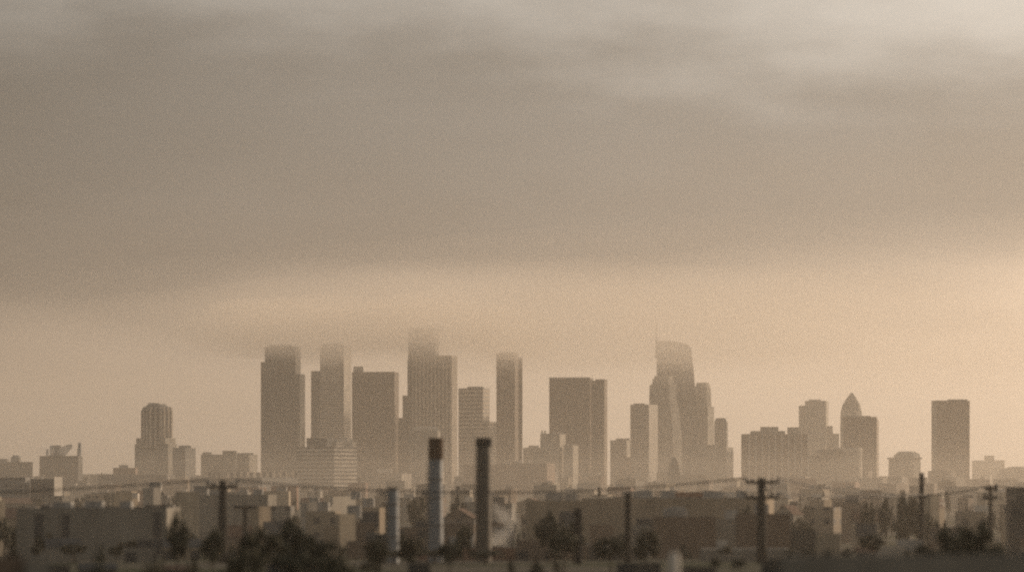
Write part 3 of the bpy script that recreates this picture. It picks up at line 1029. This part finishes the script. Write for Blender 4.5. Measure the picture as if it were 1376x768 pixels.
def free(x, y, r):
    return all((x - a) ** 2 + (y - b) ** 2 > (r + c) ** 2 for a, b, c in TAKEN)


def in_clear(px0, px1, d):
    # keep the sight line to the steam plume and the sunlit low ground open
    if d < 335:
        return False
    return (d < 440 and px1 > 650 and px0 < 712) or (d < 440 and any(px0 - 8 < q < px1 + 8 for q in (299, 528, 585, 650, 777, 844, 1023)))


for d, (ya, yb), (wa, wb), (ga, gb) in LAYERS:
    px = -20 + rnd.uniform(0, 30)
    while px < 1396:
        w = rnd.uniform(wa, wb)
        dd = d * rnd.uniform(.93, 1.08)
        yt = rnd.uniform(ya, yb)
        cx = px + w / 2
        x = PX(cx, dd)
        rad = w * dd / F * .62
        if not (d < 1000 and rnd.random() < (.6 if d < 335 else .42)) and free(x, dd + rad * .5, rad) and not in_clear(px, px + w, dd):
            col = rnd.choice(['dark', 'brown', 'grey', 'brown', 'tan'] if px < 1090 or d < 320 else ['tan', 'brown', 'tan', 'grey']) if d < 600 else rnd.choice(['tan', 'tan', 'cream', 'grey', 'brown']) if d < 1500 else rnd.choice(['tan', 'cream', 'grey', 'grey', 'brown', 'brown', 'brick', 'dark', 'white'] if d < 3000 else ['tan', 'grey', 'grey', 'brown', 'cream', 'dark'])
            plain = rnd.random() < .4
            beta = rnd.choice([0, 14, 20, 28, 35, -15]) if d > 600 else 0
            frac = {0: .07 if d <= 600 else 1, 10: .93, 14: .88, 20: .84, 28: .75, 35: .66, -15: .12, -10: .08, -20: .15}[beta]
            if d <= 600:
                beta = turned(cx)
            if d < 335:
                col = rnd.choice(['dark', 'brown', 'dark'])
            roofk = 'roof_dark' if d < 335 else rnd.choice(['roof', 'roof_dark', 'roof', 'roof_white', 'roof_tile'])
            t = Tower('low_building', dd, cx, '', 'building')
            gable = d < 1500 and rnd.random() < .3
            if gable:
                p = t.rel(foot(px, px + w * frac, px + w, dd, beta, 10))
                z1 = PZ(yt, dd) - t.o.z
                ze = z1 - min(2.4, z1 * .35)
                mb = MB()
                mb.prism(p, -1.5, ze, cap=False)
                m1 = ((p[0][0] + p[3][0]) / 2, (p[0][1] + p[3][1]) / 2, z1)
                m2 = ((p[1][0] + p[2][0]) / 2, (p[1][1] + p[2][1]) / 2, z1)
                for a, b, m in ((p[3], p[0], m1), (p[1], p[2], m2)):
                    mb.face([(*a, ze), (*b, ze), m])
                mb.build('wall', WALLS[col + ('_plain' if plain else '')], t.root)
                cc = Vector((sum(q[0] for q in p) / 4, sum(q[1] for q in p) / 4))
                pe = [tuple(cc + (Vector(q) - cc) * 1.07) for q in p]
                M1 = Vector(m1) + (Vector(m1) - Vector(m2)) * .05 + Vector((0, 0, .12))
                M2_ = Vector(m2) + (Vector(m2) - Vector(m1)) * .05 + Vector((0, 0, .12))
                mb = MB()
                zz = ze - .1
                mb.face([(*pe[0], zz), (*pe[1], zz), tuple(M2_), tuple(M1)])
                mb.face([(*pe[2], zz), (*pe[3], zz), tuple(M1), tuple(M2_)])
                mb.build('roof', MAT['roof_tile' if rnd.random() < .5 else 'roof_dark'], t.root)
                TAKEN.append((x, dd + rad * .5, rad))
            else:
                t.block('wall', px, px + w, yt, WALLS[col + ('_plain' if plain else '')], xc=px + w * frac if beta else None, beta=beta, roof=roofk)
                if rnd.random() < .7 and 335 < d < 5500:
                    ux = px + w * rnd.uniform(.2, .6)
                    uw = rnd.uniform(2, 5) * F / dd
                    t.block('rooftop_unit', ux, ux + uw, yt - rnd.uniform(1.2, 2.6) * F / dd, 'roof_dark' if d < 620 else rnd.choice(['plant', 'plant', 'white', 'roof_dark']), ybot=yt + 1.1 * F / dd, d=dd + rad * .5 + 3, depth=4, parapet=False,
                            xc=ux + uw * .06 if d < 620 else None, beta=turned(ux) if d < 620 else 0)
            FILLB.append((t.root, cx, yt, dd, col, w, gable, roofk))
        elif d < 3500 and rnd.random() < .8:
            tw = rnd.uniform(.25, .6) * w
            if free(x, dd, tw * dd / F * .4) and not in_clear(px, px + w, dd):
                tt = tree(cx, yt - rnd.uniform(-6, 3) * (600 / max(600, dd)), max(8, tw), dd, rnd.choice(['round', 'round', 'wide', 'cone']), None, rnd.randrange(9))
                FILLT.append((tt, cx, yt, dd, TREES[-1][4], tw))
        px += w + rnd.uniform(ga, gb)
        if d < 3500 and rnd.random() < .55:
            gx = px - rnd.uniform(4, 14)
            dd2 = d * rnd.uniform(.95, 1.06)
            tw = rnd.uniform(14, 30) * (1 if d < 900 else .6)
            if free(PX(gx, dd2), dd2, tw * dd2 / F * .35) and not in_clear(gx - 10, gx + 10, dd2):
                yt2 = rnd.uniform(ya, yb) - rnd.uniform(-6, 4)
                tt = tree(gx, yt2, tw, dd2, rnd.choice(['round', 'round', 'wide', 'cone']), None, rnd.randrange(9))
                FILLT.append((tt, gx, yt2, dd2, TREES[-1][4], tw))


def place(px):
    lx, nm = min(LM, key=lambda q: abs(q[0] - px))
    dx = px - lx
    return ('in line with' if abs(dx) < 9 else ('left of' if dx < 0 else 'right of')) + ' the ' + nm


def band(d):
    return 'blurred near' if d < 330 else 'soft-edged' if d < 620 else 'mid-distance' if d < 1150 else 'distant' if d < 2300 else 'hazy' if d < 4400 else 'haze-veiled' if d < 6000 else 'barely visible'


def settle(items):
    by = {}
    for o, lab, px in items:
        by.setdefault(lab, []).append((px, o))
    for lab, lst in by.items():
        lst.sort(key=lambda q: q[0])
        words = ['leftmost', 'second', 'third', 'fourth', 'fifth']
        for i, (px, o) in enumerate(lst):
            if len(lst) == 1:
                o['label'] = lab
            elif i == len(lst) - 1:
                o['label'] = lab.replace(', ', ', rightmost, ', 1) if ', ' in lab else 'rightmost ' + lab
            else:
                o['label'] = ('' if ', ' in lab else words[min(i, 4)] + ' ') + (lab.replace(', ', ', ' + words[min(i, 4)] + ' from left, ', 1))


items = []
for o, px, yt, d, col, w, gable, roofk in FILLB:
    rf = 'gabled' if gable else {'roof': 'flat-topped', 'roof_dark': 'black-roofed', 'roof_white': 'white-roofed', 'roof_tile': 'red-roofed'}[roofk]
    wd = 'wide' if w * d / F > 26 or w > 55 else ('narrow' if w < 28 else 'squarish')
    items.append((o, f'{band(d)} {wd} {col} {rf} low building {place(px)}', px))
    o['group'] = 'low-rise buildings of the basin'
settle(items)
items = []
for o, px, yt, d, kind, w in FILLT:
    kd = {'round': 'round-crowned', 'wide': 'spreading', 'cone': 'conical'}[kind]
    sz = 'big' if w > 24 else 'small' if w < 13 else 'mid-sized'
    items.append((o, f'{band(d)} {sz} {kd} tree {place(px)}', px))
    o['group'] = 'trees among the low buildings'
settle(items)
for k, lst in PROTO.items():
    for P_ in lst:
        if P_[3]:
            for o in reversed(P_[:3]):
                bpy.data.objects.remove(o)

# white tank whose sunlit side glints low in the middle of the picture
d = 190
x = PX(906, d)
root = empty('storage_tank', (x, d, tz(x, d)), 'small pale upright tank glinting in front of the dark workshop', 'tank')
mb = MB()
zt = PZ(741, d) - tz(x, d)
mb.lathe([(.36, -.5), (.36, zt - .25), (.28, zt - .08), (.001, zt)], 20)
mb.build('shell', MAT['white'], root, smooth_faces=True)
for sx in (-.25, .25):
    mb = MB()
    mb.tube([(sx, -.3, -.3), (sx, -.3, zt * .55)], .03)
    mb.build('leg', MAT['steel_dark'], root)


# ------------------------------------------------------------------ air: haze, low cloud, steam
def blob(name, c, r, seed, amp=.25, seg=28, rings=16, freq=1.6):
    mb = MB()
    pts = []
    for i in range(rings + 1):
        th = math.pi * i / rings
        row = []
        for k in range(seg):
            ph = 2 * math.pi * k / seg
            n = Vector((math.sin(th) * math.cos(ph), math.sin(th) * math.sin(ph), math.cos(th)))
            s = 1 + amp * mnoise.noise(n * freq + Vector((seed, seed * .7, 0)))
            row.append((c[0] + n.x * r[0] * s, c[1] + n.y * r[1] * s, c[2] + n.z * r[2] * s))
        pts.append(row)
    for i in range(rings):
        for k in range(seg):
            k2 = (k + 1) % seg
            if i == 0:
                mb.face([pts[0][0], pts[1][k], pts[1][k2]])
            elif i == rings - 1:
                mb.face([pts[i][k], pts[rings][0], pts[i][k2]])
            else:
                mb.face([pts[i][k], pts[i + 1][k], pts[i + 1][k2], pts[i][k2]])
    return mb


HAZE_D = 0.000082
hz = MB()
hz.box(0, 7000, -1.0, 9100, 14300, 501)
o = hz.build('haze', volume_mat('haze_air', HAZE_D, (.98, .89, .78), .5))
o['kind'] = 'stuff'
gm = MB()
gm.box(0, 1580, -.6, 8900, 2660, 38.6)
o = gm.build('ground_mist', volume_mat('ground_mist_air', .00012, (.98, .89, .78), .6))
o['kind'] = 'stuff'
# each bank thins outwards: nested shells of one even air, none of them with a hard rim
fog0 = volume_mat('thin_cloud_air', .00009, (1.0, .92, .82), .45)
fogm = volume_mat('low_cloud_air', .0002, (.98, .90, .81), .2)
fogd = volume_mat('dense_cloud_air', .0007, (.97, .89, .80), .35)
for (px, py, d, rx, ry, rz, sd, m) in ((1260, 440, 4900, 1250, 1500, 84, 8, fog0), (740, 438, 5250, 620, 1000, 66, 1, fogm),
                                       (572, 438, 5330, 115, 480, 48, 4, fogd), (405, 446, 5380, 170, 420, 52, 6, fogd), (684, 450, 5480, 80, 340, 50, 3, fogd)):
    for sc, zs in ((1.3, 1.12), (1.0, 1.0), (.68, .86)):
        o = blob('low_cloud', (PX(px, d), d, PZ(py, d)), (rx * sc, ry * sc, rz * zs), sd + sc, amp=.22, seg=40, rings=22, freq=1.7).build('low_cloud', m, smooth_faces=True)
        o['kind'] = 'stuff'
d = 470
path = [(656, 738, .9), (662, 731, 1.3), (670, 724, 1.45), (678, 716, 1.15), (685, 708, .95), (684, 701, .9), (678, 694, .9), (671, 687, .8), (666, 680, .55), (663, 674, .15)]
pp = [(Vector((PX(a, d), d + math.sin(i) * .8, PZ(b, d))), r * 1.25) for i, (a, b, r) in enumerate(path)]
fine = []
for i in range(len(pp) - 1):
    p0, p1, p2, p3 = pp[max(0, i - 1)], pp[i], pp[i + 1], pp[min(len(pp) - 1, i + 2)]
    for k in range(5):
        t_ = k / 5
        q = .5 * ((2 * p1[0]) + (p2[0] - p0[0]) * t_ + (2 * p0[0] - 5 * p1[0] + 4 * p2[0] - p3[0]) * t_ ** 2 + (3 * p1[0] - p0[0] - 3 * p2[0] + p3[0]) * t_ ** 3)
        rr = p1[1] + (p2[1] - p1[1]) * t_
        w_ = 1 + .45 * mnoise.noise(q * .5)
        fine.append((q, rr * w_))
for kk, (nm, dens, gr) in enumerate((('inner_steam_air', .10, .75), ('outer_steam_air', .045, 1.5))):
    mb = MB()
    mb.tube([q for q, r in fine], [max(.05, r * gr) for q, r in fine], 16)
    o = mb.build('steam', volume_mat(nm, dens, (1.0, .97, .93), .3))
    o['kind'] = 'stuff'
stm2 = volume_mat('roof_steam_air', .02, (.97, .95, .93), .2)
for (px, py, rx, rz) in ((88, 605, 12, 7), (62, 604, 10, 8)):
    o = blob('steam', (PX(px, 3490), 3500, PZ(py, 3500)), (rx, 8, rz), px).build('steam', stm2)
    o['kind'] = 'stuff'

# ------------------------------------------------------------------ sky
W = bpy.data.worlds.new('World')
S.world = W
W.use_nodes = True
nt = W.node_tree
bg = nt.nodes['Background']
sky = N(nt, 'ShaderNodeTexSky', sky_type='NISHITA')
sky.sun_disc = False
sky.sun_elevation = math.radians(SUN_EL)
sky.sun_rotation = math.radians(SUN_AZ)
sky.dust_density = 6
sky.air_density = 1.5
tc = N(nt, 'ShaderNodeTexCoord')
sp = N(nt, 'ShaderNodeSeparateXYZ')
nt.links.new(tc.outputs['Generated'], sp.inputs[0])


def sky_noise(sx, sz, off, detail, rough=.5):
    mp = N(nt, 'ShaderNodeMapping')
    mp.inputs['Scale'].default_value = (sx, sx, sz)
    mp.inputs['Location'].default_value = off
    nt.links.new(tc.outputs['Generated'], mp.inputs['Vector'])
    n = N(nt, 'ShaderNodeTexNoise')
    n.inputs['Scale'].default_value = 1
    n.inputs['Detail'].default_value = detail
    n.inputs['Roughness'].default_value = rough
    nt.links.new(mp.outputs[0], n.inputs['Vector'])
    return n.outputs['Fac']


n1 = sky_noise(4.5, 17, (1.3, .2, .4), 3, .45)
n2 = sky_noise(9, 30, (3.1, 2.2, .9), 5, .5)
# layered stratus: elevation warped by broad noise looks up the brightness of the cloud layers
wob = M2(nt, 'ADD', M2(nt, 'MULTIPLY', M2(nt, 'SUBTRACT', n1, .5), .085), M2(nt, 'MULTIPLY', M2(nt, 'SUBTRACT', n2, .5), .024))
n3 = sky_noise(13, 44, (7.7, 1.1, 5.2), 5, .55)
patch = M2(nt, 'MULTIPLY', M2(nt, 'SUBTRACT', n3, .5), .07)
low = M2(nt, 'ADD', M2(nt, 'MULTIPLY_ADD', sp.outputs[0], -.05, .0015), M2(nt, 'MULTIPLY_ADD', patch, .22, M2(nt, 'ADD', sp.outputs[2], wob)))
high = M2(nt, 'ADD', M2(nt, 'ADD', patch, M2(nt, 'MULTIPLY', sp.outputs[0], .04)), M2(nt, 'ADD', sp.outputs[2], wob))


def ramp_of(v, stops):
    r = N(nt, 'ShaderNodeValToRGB')
    cr = r.color_ramp
    cr.interpolation = 'EASE'
    cr.elements[0].position, cr.elements[0].color = stops[0][0], (*stops[0][1], 1)
    cr.elements[1].position, cr.elements[1].color = stops[-1][0], (*stops[-1][1], 1)
    for p, c in stops[1:-1]:
        cr.elements.new(p).color = (*c, 1)
    nt.links.new(v, r.inputs[0])
    return r.outputs[0]


deck = ramp_of(low, [(0.0, (.63, .495, .375)), (.040, (.60, .468, .355)), (.084, (.205, .181, .159)), (.14, (.20, .187, .173)), (1.0, (.30, .275, .255))])
upper = ramp_of(high, [(.133, (0, 0, 0)), (.196, (1, 1, 1)), (1.0, (1, 1, 1))])
cloud = mixc(nt, upper, deck, (.44, .412, .375))
# towards the sun the cloud is brighter
az = math.radians(SUN_AZ)
dot = M2(nt, 'ADD', M2(nt, 'MULTIPLY', sp.outputs[0], math.sin(az)), M2(nt, 'MULTIPLY', sp.outputs[1], math.cos(az)))
gain = M2(nt, 'MULTIPLY_ADD', dot, 2.9, -.50)
gain = M2(nt, 'MAXIMUM', gain, .6)
vary = M2(nt, 'MULTIPLY_ADD', n2, .5, .75)
g2 = M2(nt, 'MULTIPLY', gain, vary)
comb = N(nt, 'ShaderNodeVectorMath', operation='SCALE')
nt.links.new(cloud, comb.inputs[0])
nt.links.new(M2(nt, 'MULTIPLY', g2, 10.0), comb.inputs['Scale'])
final = mixc(nt, .88, sky.outputs[0], comb.outputs[0])
nt.links.new(final, bg.inputs['Color'])
bg.inputs['Strength'].default_value = .1

sl = bpy.data.lights.new('sun', 'SUN')
sl.energy = 3.3
sl.angle = math.radians(2.0)
sl.color = (1.0, .755, .53)
so = bpy.data.objects.new('sun', sl)
COL.objects.link(so)
to_sun = Vector((math.sin(az) * math.cos(math.radians(SUN_EL)), math.cos(az) * math.cos(math.radians(SUN_EL)), math.sin(math.radians(SUN_EL))))
so.rotation_euler = (-to_sun).to_track_quat('-Z', 'Y').to_euler()
so.location = (0, 0, 900)

# ------------------------------------------------------------------ camera and render settings
cd = bpy.data.cameras.new('camera')
cam = bpy.data.objects.new('camera', cd)
COL.objects.link(cam)
cam.location = (0, 0, EYE)
cam.rotation_euler = (math.radians(90), 0, 0)
cd.lens = 100
cd.sensor_width = 36
cd.shift_y = (HZ - 384) / 1376
cd.clip_end = 60000
cd.dof.use_dof = True
cd.dof.focus_distance = 5400
cd.dof.aperture_fstop = .1 / .74
S.camera = cam
S.view_settings.view_transform = 'Standard'
S.view_settings.look = 'None'
S.view_settings.gamma = 1
S.view_settings.exposure = 0.0
S.cycles.max_bounces = 6
S.cycles.transparent_max_bounces = 64
S.cycles.diffuse_bounces = 2
S.cycles.glossy_bounces = 2
S.cycles.volume_bounces = 4
S.cycles.use_denoising = False
S.cycles.use_adaptive_sampling = False
S.cycles.filter_width = 2.25
